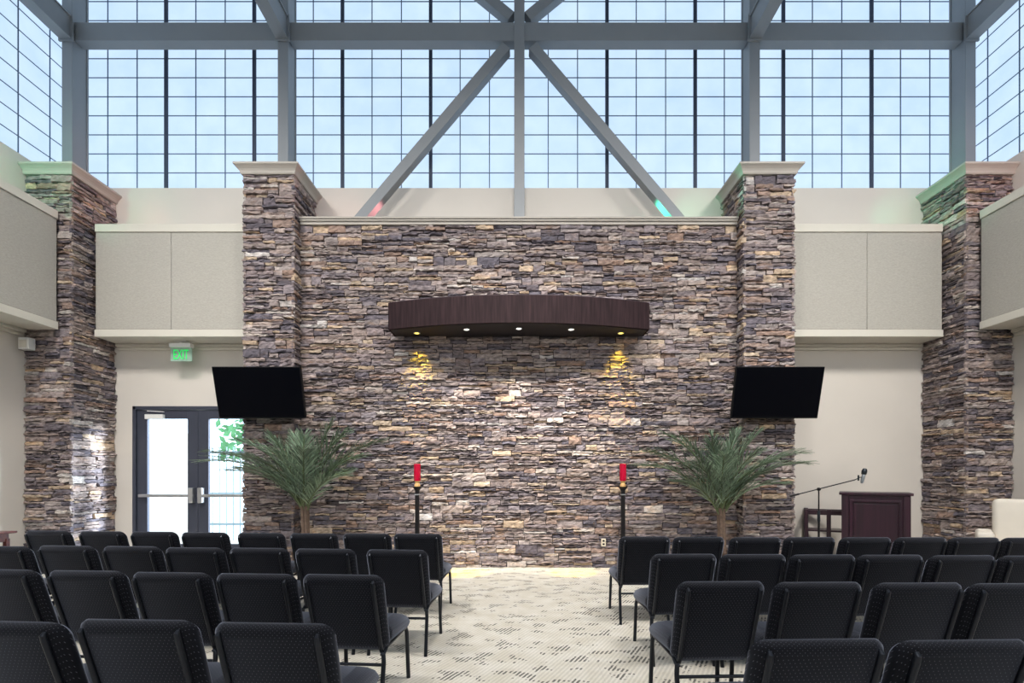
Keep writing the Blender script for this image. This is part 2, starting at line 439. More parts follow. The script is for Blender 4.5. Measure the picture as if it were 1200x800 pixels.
class Stones:
    def __init__(s): s.v = []; s.f = []; s.c = []
    def stone(s, O, U, N, u0, u1, v0, v1, p, r):
        g = .0042
        u0 += g; u1 -= g; v0 += g; v1 -= g
        if u1 - u0 < .02 or v1 - v0 < .01: return
        nx = max(2, min(10, int((u1 - u0) / .045))); ny = 2 if v1 - v0 < .075 else 3
        base = lin(pick(r)); k = r.uniform(.85, 1.2); tint = r.uniform(-.04, .04)
        col = (base[0] * k * (1 + tint), base[1] * k, base[2] * k * (1 - tint))
        tu = r.uniform(-.05, .05); tv = r.uniform(-.22, .16)
        st = len(s.v); idx = {}
        for j in range(ny + 1):
            for i in range(nx + 1):
                u = u0 + (u1 - u0) * i / nx; v = v0 + (v1 - v0) * j / ny
                edge = i in (0, nx) or j in (0, ny)
                if 0 < i < nx: u += r.uniform(-.3, .3) * (u1 - u0) / nx
                if j in (0, ny) : v += r.uniform(-.010, .006)
                elif ny > 1: v += r.uniform(-.3, .3) * (v1 - v0) / ny
                if i in (0, nx) : u += r.uniform(-.004, .004)
                n = p + tu * (u - (u0 + u1) / 2) + tv * (v - (v0 + v1) / 2) + r.uniform(-.011, .011)
                if edge: n -= r.uniform(.0, .016)
                idx[i, j] = len(s.v)
                s.v.append(O + U * u + N * max(n, .006) + Vector((0, 0, v)))
                kk = r.uniform(.78, 1.2); s.c.append((col[0] * kk, col[1] * kk, col[2] * kk, 1))
        for j in range(ny):
            for i in range(nx):
                s.f.append((idx[i, j], idx[i + 1, j], idx[i + 1, j + 1], idx[i, j + 1]))
        per = [(i, 0) for i in range(nx)] + [(nx, j) for j in range(ny)] + [(i, ny) for i in range(nx, 0, -1)] + [(0, j) for j in range(ny, 0, -1)]
        b0 = len(s.v)
        for q in per:
            P = s.v[idx[q]]; n = (P - O).dot(N)
            s.v.append(P - N * (n + .005)); s.c.append((col[0] * .9, col[1] * .9, col[2] * .9, 1))
        L = len(per)
        for a in range(L):
            s.f.append((idx[per[a]], b0 + a, b0 + (a + 1) % L, idx[per[(a + 1) % L]]))
    def face(s, O, U, N, w, z0, z1, r, e0=0.0, e1=0.0):
        """veneer a rectangle: O base corner, U along, N outward; e0/e1 lets stones run past the ends"""
        O = Vector(O); U = Vector(U); N = Vector(N)
        z = z0
        while z < z1 - .005:
            h = r.uniform(.075, .135)
            if z + h > z1 - .05: h = z1 - z
            u = -e0 - 1e-4
            while u < w + e1 - .005:
                L = r.uniform(.16, .62)
                a = u; b = min(u + L, w + e1)
                if w + e1 - b < .09: b = w + e1
                t = r.random()
                if t < .15: lay = [0, 1]
                elif t < .72: lay = [0, r.uniform(.35, .65), 1]
                else: lay = [0, r.uniform(.25, .38), r.uniform(.6, .75), 1]
                for q in range(len(lay) - 1):
                    v0 = z + h * lay[q]; v1 = z + h * lay[q + 1]
                    x = a
                    while x < b - .004:
                        y = x + r.uniform(.14, .5)
                        if b - y < .1: y = b
                        y = min(y, b)
                        s.stone(O, U, N, x, y, v0, v1, r.uniform(.012, .062), r)
                        x = y
                u = b
            z += h
    def build(s, name, parent):
        me = bpy.data.meshes.new(name); me.from_pydata([tuple(v) for v in s.v], [], s.f)
        at = me.color_attributes.new('Col', 'FLOAT_COLOR', 'POINT')
        flat = [x for c in s.c for x in c]; at.data.foreach_set('color', flat)
        me.materials.append(M['stone']); me.update()
        bm = bmesh.new(); bm.from_mesh(me); bmesh.ops.recalc_face_normals(bm, faces=bm.faces); bm.to_mesh(me); bm.free()
        o = bpy.data.objects.new(name, me); C.objects.link(o); o.parent = parent
        return o

M['mortar'] = mat('dark_mortar', (46, 42, 42), .95)
YS = 7.65; PX0, PX1 = 3.435, 4.215; YP = 7.43; CXI = 6.83; ZP = 6.04; ZS = 5.38
# stone wall
bm = BM(); box(bm, -PX0 + .04, PX0 - .04, YS + .03, YB - .001, 0, ZS)
o = bm; wall = struct('wall_stone', o, M['mortar'])
S = Stones(); S.face((-PX0, YS + .03, 0), (1, 0, 0), (0, -1, 0), 2 * PX0, 0, ZS, random.Random(11)); S.build('stone_veneer', wall)
def crown(bm, x0, x1, y0, y1, z, h, out, sides=('f', 'l', 'r')):
    """moulded cap: stacked stepped profile, flaring upwards"""
    rings = []
    for e, zz in ((.02, 0), (.03, .12), (.035, .30), (.05, .48), (.075, .66), (1.0 * out - .004, .78), (out, .80), (out, 1.0)):
        if e > .0: pass
        l = x0 - (e if 'l' in sides else 0); rr = x1 + (e if 'r' in sides else 0)
        rings.append([bm.verts.new(p) for p in ((l, y0 - e, z + h * zz), (rr, y0 - e, z + h * zz), (rr, y1, z + h * zz), (l, y1, z + h * zz))])
    for i in range(len(rings) - 1):
        for k in range(4): bm.faces.new((rings[i][k], rings[i][(k + 1) % 4], rings[i + 1][(k + 1) % 4], rings[i + 1][k]))
    bm.faces.new(rings[0][::-1]); bm.faces.new(rings[-1])
bm = BM()
box(bm, -PX0 + .01, PX0 - .01, YS - .03, YB - .001, ZS, ZS + .045); box(bm, -PX0 + .01, PX0 - .01, YS - .055, YB - .001, ZS + .045, ZS + .075)
box(bm, -PX0 + .01, PX0 - .01, YS - .075, YB - .001, ZS + .075, ZS + .10)
obj('coping', bm, M['cap'], wall)

def pier(xl, xr, label, seed, faces):
    t = thing('stone_pier', label, 'pier', ((xl + xr) / 2, (YP + YB) / 2, 0), 0, 'stone piers along the stage wall')
    ox, oy = t.location.x, t.location.y
    W = xr - xl
    bm = BM(); box(bm, -W / 2 + .035, W / 2 - .035, YP + .035 - oy, YB - oy - .001, 0, ZP); obj('core', bm, M['mortar'], t)
    S = Stones(); r = random.Random(seed)
    S.face((-W / 2, YP + .035 - oy, 0), (1, 0, 0), (0, -1, 0), W, 0, ZP, r)
    D = YB - YP - .002
    if 'l' in faces: S.face((-W / 2 + .035, YB - .002 - oy, 0), (0, -1, 0), (-1, 0, 0), D, 0, ZP, r)
    if 'r' in faces: S.face((W / 2 - .035, YP - oy, 0), (0, 1, 0), (1, 0, 0), D, 0, ZP, r)
    S.build('stone_veneer', t)
    bm = BM(); crown(bm, -W / 2, W / 2, YP - oy, YB - oy - .001, ZP, .14, .10, [f for f in 'lr' if f in faces])
    obj('moulded_cap', bm, M['cap'], t)
    return t
pier(-PX1, -PX0, 'stacked stone pier between the glass doors and the feature wall', 21, 'lr')
pier(PX0, PX1, 'stacked stone pier behind the screen and palm nearest the lectern', 22, 'lr')
pier(-XW + .005, -CXI, 'stacked stone corner pier beside the glass doors, door light on its side', 23, 'r')
pier(CXI, XW - .005, 'stacked stone corner pier behind the cream armchair', 24, 'l')

# ------------------------------------------------------------------ bulkhead boxes with fabric panels
BZ0, BZ1 = 3.66, 5.46; YF = 7.79; XF = 7.02
def bulkhead_back(x0, x1, seam, n):
    bm = BM(); box(bm, x0, x1, YF + .03, YB - .001, BZ0 + .02, BZ1 - .03); t = struct('trim_%d' % n, bm, M['trim'])
    bm = BM(); box(bm, x0, x1, YF - .03, YB - .001, BZ1 - .125, BZ1, .006); obj('ledge', bm, M['trim'], t)
    bm = BM(); box(bm, x0, x1, YF - .035, YB - .001, BZ0, BZ0 + .115, .006); obj('ledge', bm, M['trim'], t)
    bm = BM(); box(bm, x0, x1, YB - .10, YB - .001, BZ0 - .05, BZ0 + .001, .01); box(bm, x0, x1, YB - .05, YB - .001, BZ0 - .1, BZ0 - .05, .01)
    obj('cove_moulding', bm, M['trim'], t)
    for a, b in ((x0, seam), (seam, x1)):
        bm = BM(); box(bm, a + .003, b - .003, YF - .012, YF + .029, BZ0 + .122, BZ1 - .128, .006); obj('acoustic_panel', bm, M['panel'], t)
bulkhead_back(-CXI - .0 + .06, -PX1 - .06, -5.56, 1)
bulkhead_back(PX1 + .06, CXI - .06, 5.57, 2)
def bulkhead_side(s, n):
    y0, y1 = YR + .01, YP - .05
    def bx(bm, d0, d1, ya, yb, z0, z1, bev=0):
        a, b = sorted((s * (XF + d0), s * (XF + d1))); box(bm, a, b, ya, yb, z0, z1, bev)
    dw = XW - XF - .001
    bm = BM(); bx(bm, .03, dw, y0, y1, BZ0 + .02, BZ1 - .03); t = struct('trim_%d' % n, bm, M['trim'])
    bm = BM(); bx(bm, -.03, dw, y0, y1, BZ1 - .125, BZ1, .006); obj('ledge', bm, M['trim'], t)
    bm = BM(); bx(bm, -.035, dw, y0, y1, BZ0, BZ0 + .115, .006); obj('ledge', bm, M['trim'], t)
    bm = BM(); bx(bm, dw - .1, dw, y0, y1, BZ0 - .05, BZ0 + .001, .01); bx(bm, dw - .05, dw, y0, y1, BZ0 - .1, BZ0 - .05, .01)
    obj('cove_moulding', bm, M['trim'], t)
    ys = [y1 - 1.22 * k for k in range(11)]
    for k in range(10):
        bm = BM(); bx(bm, -.012, .029, ys[k + 1] + .003, ys[k] - .003, BZ0 + .122, BZ1 - .128, .006); obj('acoustic_panel', bm, M['panel'], t)
bulkhead_side(-1, 3); bulkhead_side(1, 4)

# ------------------------------------------------------------------ steel frame
PY0, PY1 = 7.75, 8.05; PW = .165
ZB0, ZB1 = 8.41, 8.70; BY0, BY1 = 7.79, 7.96
posts = [-7.20, -3.76, 0.008, 3.76, 7.20]
labs = ['grey steel post on the corner pier beside the glass doors', 'grey steel post on the stone pier between doors and feature wall',
        'grey steel centre post where the diagonal braces meet', 'grey steel post on the stone pier over the lectern-side screen',
        'grey steel post on the corner pier behind the cream armchair']
def hollow_post(bm, x, z0, z1, w=PW):
    # wide-flange look: two flanges and a web box
    box(bm, x - w / 2, x + w / 2, PY0, PY0 + .03, z0, z1, .003); box(bm, x - w / 2, x + w / 2, PY1 - .03, PY1, z0, z1, .003)
    box(bm, x - w / 2 + .012, x + w / 2 - .012, PY0 + .03, PY1 - .03, z0, z1)
for i, x in enumerate(posts):
    z0 = ZS + .10 if i == 2 else ZP + .14
    t = thing('steel_post', labs[i], 'post', (x, (PY0 + PY1) / 2, z0), 0, 'steel posts before the high windows')
    oy = (PY0 + PY1) / 2
    bm = BM(); hollow_post(bm, 0, 0, ZC - z0 - .001)
    for v in bm.verts: v.co.y -= oy
    obj('column_shaft', bm, M['steel'], t)
    bm = BM(); box(bm, -PW / 2 - .03, PW / 2 + .03, PY0 - .02 - oy, PY1 + .02 - oy, 0, .015); obj('base_plate', bm, M['steel'], t)
blabs = ['grey steel cross beam above the glass doors bay', 'grey steel cross beam over feature wall, on the doors side of centre',
         'grey steel cross beam over feature wall, on the lectern side of centre', 'grey steel cross beam above the lectern bay']
for i in range(4):
    a, b = posts[i] + PW / 2 + .001, posts[i + 1] - PW / 2 - .001
    bm = BM(); box(bm, a, b, BY0, BY0 + .02, ZB0 + .012, ZB1 - .012); box(bm, a, b, BY0 + .02, BY1, ZB0 + .02, ZB1 - .02)
    box(bm, a, b, BY0, BY1, ZB0, ZB0 + .012); box(bm, a, b, BY0, BY1, ZB1 - .012, ZB1)
    tag(obj('cross_beam', bm, M['steel']), blabs[i], 'beam', 'steel cross beams before the high windows')
rl = ['grey steel roof girder over the audience from the doors-side corner post', 'grey steel roof girder from the post between doors and feature wall',
      None, 'grey steel roof girder from the post above the lectern-side screen', 'grey steel roof girder from the corner post over the armchair']
for i, x in enumerate(posts):
    if rl[i] is None: continue
    w = PW * 1.15
    bm = BM(); box(bm, x - w / 2, x + w / 2, YR + .2, PY0 - .001, ZB0 - .03, ZB0 - .01); box(bm, x - w / 2, x + w / 2, YR + .2, PY0 - .001, ZB1 + .03, ZB1 + .05)
    box(bm, x - w / 2 + .02, x + w / 2 - .02, YR + .2, PY0 - .001, ZB0 - .01, ZB1 + .03)
    g = tag(obj('roof_girder', bm, M['steel']), rl[i], 'beam', 'steel girders running over the audience')
    bm = BM(); box(bm, x - w / 2 - .02, x + w / 2 + .02, PY0 - .03, PY0 - .0015, ZB0 - .06, ZB1 + .07, .003); obj('end_plate', bm, M['steel'], g)
def brace(p0, p1, lab):
    bm = BM(); bar(bm, p0, p1, .16, .16, up=(0, 1, 0), bev=.006)
    tag(obj('steel_brace', bm, M['steel']), lab, 'brace', 'diagonal steel braces meeting at the centre post')
yb = 7.86
brace((-.20, yb, 8.33), (-2.60, yb, ZS + .13), 'long diagonal steel brace sloping down from centre towards the doors')
brace((.22, yb, 8.33), (2.62, yb, ZS + .13), 'long diagonal steel brace sloping down from centre towards the lectern, green-lit foot')
brace((-.12, yb, 8.80), (-3.0, yb, 11.15), 'short diagonal steel brace rising from the centre towards the doors')
brace((.14, yb, 8.80), (3.02, yb, 11.15), 'short diagonal steel brace rising from the centre towards the lectern')

# ------------------------------------------------------------------ double glass door
bm = BM()
y0, y1 = YB - .01, YB + .14; fr = .055
box(bm, DX0, DX0 + fr, y0, y1, 0, DZ, .004); box(bm, DX1 - fr, DX1, y0, y1, 0, DZ, .004); box(bm, DX0, DX1, y0, y1, DZ - fr, DZ, .004)
door = struct('door_1', bm, M['dark_metal'])
xm = (DX0 + DX1) / 2
for k, (a, b) in enumerate(((DX0 + fr + .004, xm - .003), (xm + .003, DX1 - fr - .004))):
    st = .175; ya, yb_ = YB + .02, YB + .07; hz = DZ - fr - .005
    bm = BM()
    box(bm, a, a + st, ya, yb_, .01, hz, .004); box(bm, b - st, b, ya, yb_, .01, hz, .004)
    box(bm, a + st, b - st, ya, yb_, hz - .15, hz); box(bm, a + st, b - st, ya, yb_, .01, .28)
    leaf = obj('door_leaf', bm, M['dark_metal'], door)
    bm = BM(); box(bm, a + st, b - st, ya + .02, ya + .03, .28, hz - .15); obj('glass_pane', bm, M['glass'], leaf)
    bm = BM()
    px0, px1 = (a + .07, b - .03) if k == 0 else (a + .03, b - .07)
    box(bm, px0, px1, ya - .075, ya - .045, 1.08, 1.13, .006)
    box(bm, px0 + .02, px0 + .08, ya - .045, ya - .001, 1.085, 1.125); box(bm, px1 - .08, px1 - .02, ya - .045, ya - .001, 1.085, 1.125)
    obj('push_bar', bm, M['chrome'], leaf)
    bm = BM(); hx = b - .075 if k == 0 else a + .075
    box(bm, hx - .04, hx + .04, ya - .085, ya - .001, .98, 1.24, .012); obj('bar_end_housing', bm, M['chrome'], leaf)
    if k == 0:
        bm = BM(); box(bm, a + .17, a + .48, ya - .06, ya - .001, hz - .16, hz - .08, .006); bar(bm, (a + .2, ya - .03, hz - .02), (a + .5, ya - .06, hz - .04), .02, .012)
        obj('door_closer', bm, M['white_plastic'], leaf)
# outside
bm = BM(); box(bm, -20, 4, YB + .26, 30, -.25, -.05); struct('outside_ground', bm, M['outdoor_ground'])
bm = BM(); box(bm, -12, -7.15, 10.6, 10.9, -.05, 2.25); box(bm, -12.05, -7.1, 10.55, 10.95, 2.25, 2.35)
tag(obj('garden_wall', bm, M['outdoor_wall']), 'pale sunlit masonry wall seen through the glass door leaf with the closer', 'wall')
fence = thing('metal_fence', 'metal picket fence seen outside through the glass door leaf nearer the palm', 'fence', (-5, 11.2, -.05))
for k in range(22):
    bm = BM(); box(bm, -2.05 + k * .16 - .01, -2.05 + k * .16 + .01, -.01, .01, 0, 2.15); obj('picket', bm, M['fence'], fence)
for z in (.35, 1.05, 2.0):
    bm = BM(); box(bm, -2.1, 1.5, -.02, .02, z, z + .05); obj('rail', bm, M['fence'], fence)
tree = thing('tree', 'leafy green tree outside beyond the metal fence', 'tree', (-8.2, 15.5, -.05))
bm = BM(); tube(bm, [(0, 0, 0), (.05, 0, 1), (0, .1, 2), (.1, 0, 2.8)], [.14, .11, .1, .06]); obj('trunk', bm, M['bark'], tree, True)
bm = BM()
for k in range(420):
    th = rnd.uniform(0, 2 * PI); rr = rnd.random() ** .5 * 1.2; z = 3.0 + rnd.uniform(-1, 1.1)
    c = Vector((rr * math.cos(th), rr * math.sin(th), z)); q = Matrix.Rotation(rnd.uniform(0, 6), 3, 'X') @ Matrix.Rotation(rnd.uniform(0, 6), 3, 'Z')
    bm.faces.new([bm.verts.new(c + q @ Vector(v)) for v in ((-.09, 0, 0), (0, .16, .02), (.09, 0, 0), (0, -.16, .02))])
f_ = obj('foliage', bm, M['tree_leaf'], tree)

# ------------------------------------------------------------------ exit sign
ex = thing('exit_sign', 'green lit EXIT sign hanging below the bulkhead over the glass doors', 'sign', (-5.55, 8.0, BZ0))
bm = BM(); box(bm, -.1, .1, -.04, .04, -.02, -.001, .004); box(bm, -.02, .02, -.02, .02, -.05, -.02); obj('mount', bm, M['white_plastic'], ex)
bm = BM(); box(bm, -.175, .175, -.05, .05, -.115, -.045, .008); obj('housing', bm, M['white_plastic'], ex)
bm = BM(); box(bm, -.175, .175, -.004, .004, -.335, -.115); obj('acrylic_panel', bm, M['acrylic'], ex)
M['exit_green'] = emis('exit_green_light', (20, 200, 90), .8)
def text_mesh(name, s, size, m, parent, loc, rot, ext=.003):
    cu = bpy.data.curves.new(name, 'FONT'); cu.body = s; cu.size = size; cu.align_x = 'CENTER'; cu.align_y = 'CENTER'; cu.extrude = ext; cu.offset = .0
    to = bpy.data.objects.new(name + '_tmp', cu); C.objects.link(to)
    bpy.context.view_layer.update()
    me = bpy.data.meshes.new_from_object(to.evaluated_get(bpy.context.evaluated_depsgraph_get()))
    bpy.data.objects.remove(to)
    me.name = name; me.materials.clear(); me.materials.append(m)
    o = bpy.data.objects.new(name, me); C.objects.link(o); o.parent = parent; o.location = loc; o.rotation_euler = rot
    return o
lt = text_mesh('lettering', 'EXIT', .2, M['exit_green'], ex, (0, -.008, -.225), (PI / 2, 0, 0))
xx = [v.co.x for v in lt.data.vertices]; yy = [v.co.y for v in lt.data.vertices]
fx = .245 / (max(xx) - min(xx)); fy = .155 / (max(yy) - min(yy)); mx_ = (max(xx) + min(xx)) / 2; my_ = (max(yy) + min(yy)) / 2
for v in lt.data.vertices: v.co.x = (v.co.x - mx_) * fx; v.co.y = (v.co.y - my_) * fy

# small sensor box on corner pier
sb = thing('wall_sensor', 'small white sensor box high on the corner pier under the bulkhead', 'sensor', (-7.42, YP - .02, 3.43))
bm = BM(); box(bm, -.08, .08, -.13, -.02, -.09, .09, .01); obj('casing', bm, M['white_plastic'], sb)
bm = BM(); box(bm, -.055, .055, -.136, -.13, -.065, .05, .002); obj('lens', bm, M['trim'], sb)
bm = BM(); box(bm, -.03, .03, -.02, .03, -.03, .03); obj('bracket', bm, M['white_plastic'], sb)

# outlet
ou = thing('wall_outlet', 'cream power outlet plate low on the stone wall beside the candle stand', 'outlet', ((706.7 - CX) / 74.5, YS - .035, .40))
bm = BM(); box(bm, -.036, .036, -.012, .0, -.06, .06, .004); obj('cover_plate', bm, M['brass'], ou)
for z in (-.026, .026):
    bm = BM(); box(bm, -.017, .017, -.015, -.011, z - .014, z + .014, .002); obj('socket', bm, M['iron'], ou)

# ------------------------------------------------------------------ curved canopy over the altar
cz0, cz1 = 3.634, 4.03; hw = 1.955
can = thing('wall_canopy', 'curved dark walnut light canopy fixed high on the stone wall', 'canopy', (0, YS, cz0))
Rr = (hw ** 2 + .33 ** 2) / (2 * .33)
def cy(x): return -(.37 + (math.sqrt(Rr ** 2 - x * x) - (Rr - .33)))
NN = 40
xs = [-hw + 2 * hw * i / NN for i in range(NN + 1)]
def slab(bm, off_in, z0, z1, xin):
    pts = [(x * (hw - xin) / hw, cy(x) + off_in) for x in xs]
    poly = [(-(hw - xin), .02)] + pts + [((hw - xin), .02)]
    a = [bm.verts.new((p[0], p[1], z0)) for p in poly]; b = [bm.verts.new((p[0], p[1], z1)) for p in poly]
    bm.faces.new(a); bm.faces.new(b[::-1])
    for i in range(len(poly)):
        j = (i + 1) % len(poly); bm.faces.new((a[i], b[i], b[j], a[j]))
bm = BM(); slab(bm, 0, 0, cz1 - cz0, 0); obj('fascia', bm, M['walnut'], can, 30)
bm = BM(); slab(bm, .012, cz1 - cz0, cz1 - cz0 + .012, .012); obj('top_panel', bm, M['mahogany_dark'], can, 30)
M['soffit_dark'] = mat('canopy_soffit', (30, 26, 28), .6)
bm = BM(); slab(bm, .03, -.006, 0, .03); obj('soffit', bm, M['soffit_dark'], can, 30)
M['lamp_white'] = emis('lamp_white', (255, 250, 235), 6)
M['lamp_yellow'] = emis('lamp_yellow', (255, 225, 90), 5)
LP = [(-1.56, 7.44, 'y'), (-.78, 7.25, 'w'), (0, 7.21, 'w'), (.78, 7.25, 'w'), (1.56, 7.44, 'y')]
for x, y, k in LP:
    bm = BM(); lathe(bm, [(0.034, -.006), (.05, -.006), (.055, -.012), (.05, -.018), (.036, -.016), (.034, -.006)], (x, y - YS, 0), 20)
    dl = obj('downlight', bm, M['chrome'], can, True)
    bm = BM(); lathe(bm, [(0, -.011), (.036, -.011), (.036, -.007), (0, -.007)], (x, y - YS, 0), 20)
    obj('lamp_lens', bm, M['lamp_yellow' if k == 'y' else 'lamp_white'], dl, True)

# ------------------------------------------------------------------ televisions
def tv(pxs, lab, s):
    # centre from the pixel layout, tilted forward
    cx = ((pxs - CX) / 80.6); w, h = 1.275, .745
    t = thing('television', lab, 'television', (cx, 7.10, 2.655), 0, 'wall televisions on the stone piers')
    t.rotation_euler = (R(14), 0, 0)
    bm = BM(); box(bm, -w / 2, w / 2, -.02, .03, -h / 2, h / 2, .006); obj('casing', bm, M['black_plastic'], t)
    bm = BM(); box(bm, -w / 2 + .014, w / 2 - .014, -.0225, -.0195, -h / 2 + .022, h / 2 - .014); obj('screen', bm, M['screen'], t)
    bm = BM()
    box(bm, -.35, .35, .03, .06, -.22, .22, .004); obj('rear_housing', bm, M['black_plastic'], t)
    bm = BM(); q = t.rotation_euler.to_matrix().to_4x4().inverted()
    mx = (s * 3.82 - cx)
    a = q @ Vector((mx, YP - 7.10 - .005, 0)); b = q @ Vector((0, .07, 0))
    bar(bm, a, Vector((0, .05, 0)), .06, .08)
    box(bm, mx - .12, mx + .12, YP - 7.10 - .03, YP - 7.10 + .0, -.15, .15, .003, 2, q)
    obj('wall_bracket', bm, M['iron'], t)
tv(303.3, 'black flat television tilted forward on the pier beside the glass doors', -1)
tv(911.5, 'black flat television tilted forward on the pier beside the lectern', 1)

# ------------------------------------------------------------------ palms
def palm(px, lab, tips, seed, base_z):
    Y = 7.12; x = (px - CX) / (F / Y); r = random.Random(seed)
    t = thing('potted_palm', lab, 'plant', (x, Y, 0), 0, 'potted palms before the stone wall')
    bm = BM(); lathe(bm, [(0, 0), (.13, 0), (.17, .3), (.185, .31), (.185, .34), (.16, .34), (.15, .28), (0, .27)], seg=28); obj('pot', bm, M['pot'], t, True)
    for k in range(5):
        a = 2 * PI * k / 5 + .4
        bm = BM(); tube(bm, [(.055 * math.cos(a), .055 * math.sin(a), .26), (.035 * math.cos(a) + .01, .035 * math.sin(a), .6), (.04 * math.cos(a), .04 * math.sin(a), .95), (.05 * math.cos(a), .05 * math.sin(a), base_z + .05)], [.03, .026, .026, .02], 8)
        obj('cane', bm, M['cane'], t, True)
    for (dx, dy, dz) in tips:
        v = []; f = []; c = []
        P0 = Vector((r.uniform(-.03, .03), r.uniform(-.03, .03), base_z + r.uniform(-.12, .02)))
        P2 = P0 + Vector((dx * 1.18, dy, dz)); P1 = P0 + Vector((dx * 1.18 * .32, dy * .32, dz * .62 + .28 * math.hypot(dx, dy)))
        bez = lambda q: P0 * (1 - q) ** 2 + P1 * 2 * q * (1 - q) + P2 * q * q
        tan = lambda q: ((P1 - P0) * 2 * (1 - q) + (P2 - P1) * 2 * q).normalized()
        tone = r.uniform(.75, 1.25)
        # rachis
        prev = None; K = 14
        for k in range(K + 1):
            q = k / K; p = bez(q); d = tan(q); s = d.cross(Vector((0, 0, 1)))
            if s.length < 1e-3: s = Vector((1, 0, 0))
            s.normalize(); u = s.cross(d); rr = .011 * (1 - .8 * q) + .002
            i0 = len(v)
            for a in range(4):
                v.append(p + (s * math.cos(a * PI / 2) + u * math.sin(a * PI / 2)) * rr); c.append((.10 * tone, .13 * tone, .055 * tone, 1))
            if prev is not None:
                for a in range(4): f.append((prev + a, prev + (a + 1) % 4, i0 + (a + 1) % 4, i0 + a))
            prev = i0
        Ln = 36; full = (P2 - P0).length
        for k in range(Ln):
            q = .16 + .84 * k / (Ln - 1); p = bez(q); d = tan(q)
            s = d.cross(Vector((0, 0, 1)))
            if s.length < 1e-3: s = Vector((1, 0, 0))
            s.normalize(); u = s.cross(d)
            ll = (.36 * math.sin(PI * min(1, .22 + .68 * q)) + .06) * (0.62 + .32 * full) * r.uniform(.85, 1.12)
            for sg in (-1, 1):
                ang = R(46 - 26 * q) + r.uniform(-.16, .16)
                out = (d * math.cos(ang) + s * sg * math.sin(ang) + u * r.uniform(-.05, .32)).normalized()
                wn = out.cross(u).normalized()
                w = .0082 * r.uniform(.8, 1.2)
                kk = tone * r.uniform(.55, 1.45)
                col = (.20 * kk, .28 * kk, .19 * kk, 1)
                i0 = len(v)
                for h, ww in ((0, .5), (.3, 1), (.65, .85), (1, 0.06)):
                    cp = p + out * ll * h + Vector((0, 0, -.16 * ll * h * h)); cp.y = min(cp.y, (YS if abs(x + cp.x) < 3.36 else YP) - Y - .055)
                    v.append(cp + wn * w * ww + u * .004); v.append(cp); v.append(cp - wn * w * ww + u * .004)
                    c += [col, (col[0] * .85, col[1] * .85, col[2] * .85, 1), col]
                for h in range(3):
                    b0 = i0 + h * 3
                    f.append((b0, b0 + 1, b0 + 4, b0 + 3)); f.append((b0 + 1, b0 + 2, b0 + 5, b0 + 4))
        me = bpy.data.meshes.new('frond'); me.from_pydata([tuple(a) for a in v], [], f)
        at = me.color_attributes.new('Col', 'FLOAT_COLOR', 'POINT'); at.data.foreach_set('color', [q for cc in c for q in cc])
        me.materials.append(M['leaf'])
        o = bpy.data.objects.new('frond', me); C.objects.link(o); o.parent = t
s_ = 1 / 80.0
palm(357, 'potted palm in front of the stone wall, nearest the glass doors',
     [(-1.22, -.1, .72), (-1.02, -.25, .88), (-.72, -.2, 1.02), (-.45, .1, 1.12), (-.15, .15, 1.18), (.28, .05, 1.25), (.52, -.15, 1.08), (.92, .05, 1.08), (.72, -.25, .82), (.62, -.4, .62),
      (-.55, -.5, .80), (-.2, -.55, .92), (.2, -.55, .9), (-.85, -.1, .60), (.4, .1, .95), (-.3, -.3, 1.15), (.1, -.2, 1.1), (.55, -.1, .55), (-.6, -.3, .6)], 5, .95)
palm(845, 'potted palm in front of the stone wall, nearest the lectern',
     [(-1.0, -.1, .78), (-.72, -.15, 1.10), (-.95, -.3, .92), (-.4, .1, 1.08), (-.1, .12, 1.1), (.22, .05, 1.22), (.38, -.15, 1.12), (.95, -.1, .72), (.85, -.3, .85), (.6, -.3, .5),
      (-.5, -.5, .75), (-.15, -.55, .9), (.25, -.5, .95), (-.6, -.2, .55), (.45, -.1, .6), (-.25, -.3, 1.1), (.1, -.2, 1.12), (.5, -.4, .72)], 9, .92)

# ------------------------------------------------------------------ candle stands and candles
for px, yt, lab, lab2 in ((489, 570, 'black candle stand before the stone wall, on the doors side of the aisle', 'red glass candle on the stand nearer the glass doors'),
                          (730, 570, 'black candle stand before the stone wall, on the lectern side of the aisle', 'red glass candle on the stand nearer the lectern')):
    Y = 7.2; x = (px - CX) / (F / Y); zt = H - (yt - CY) / (F / Y)
    t = thing('candle_stand', lab, 'candle stand', (x, Y, 0), 0, 'candle stands flanking the aisle')
    bm = BM(); lathe(bm, [(0, 0), (.17, 0), (.17, .02), (.11, .05), (.06, .07), (.035, .1), (0, .1)]); obj('base', bm, M['iron'], t, True)
    bm = BM(); box(bm, -.029, .029, -.029, .029, .09, zt - .06, .005); obj('column_shaft', bm, M['iron'], t)
    bm = BM(); box(bm, -.034, .034, -.034, .034, zt - .125, zt - .11, .002); obj('collar', bm, M['chrome'], t)
    bm = BM(); lathe(bm, [(0, zt - .065), (.035, zt - .06), (.05, zt - .03), (.066, zt - .012), (.068, zt), (0, zt)]); obj('drip_plate', bm, M['iron'], t, True)
    cnd = thing('candle', lab2, 'candle', (x, Y, zt), 0, 'red candles on the stands')
    bm = BM(); lathe(bm, [(0, .001), (.042, .001), (.044, .02), (.03, .05), (.04, .085), (0, .085)]); obj('glass_foot', bm, M['wax'], cnd, True)
    bm = BM(); lathe(bm, [(0, .085), (.046, .085), (.05, .11), (.05, .335), (.044, .338), (.042, .31), (0, .30)]); obj('red_cylinder', bm, M['candle_red'], cnd, True)
    bm = BM(); tube(bm, [(0, 0, .298), (.002, 0, .33)], .002, 6); obj('wick', bm, M['iron'], cnd)

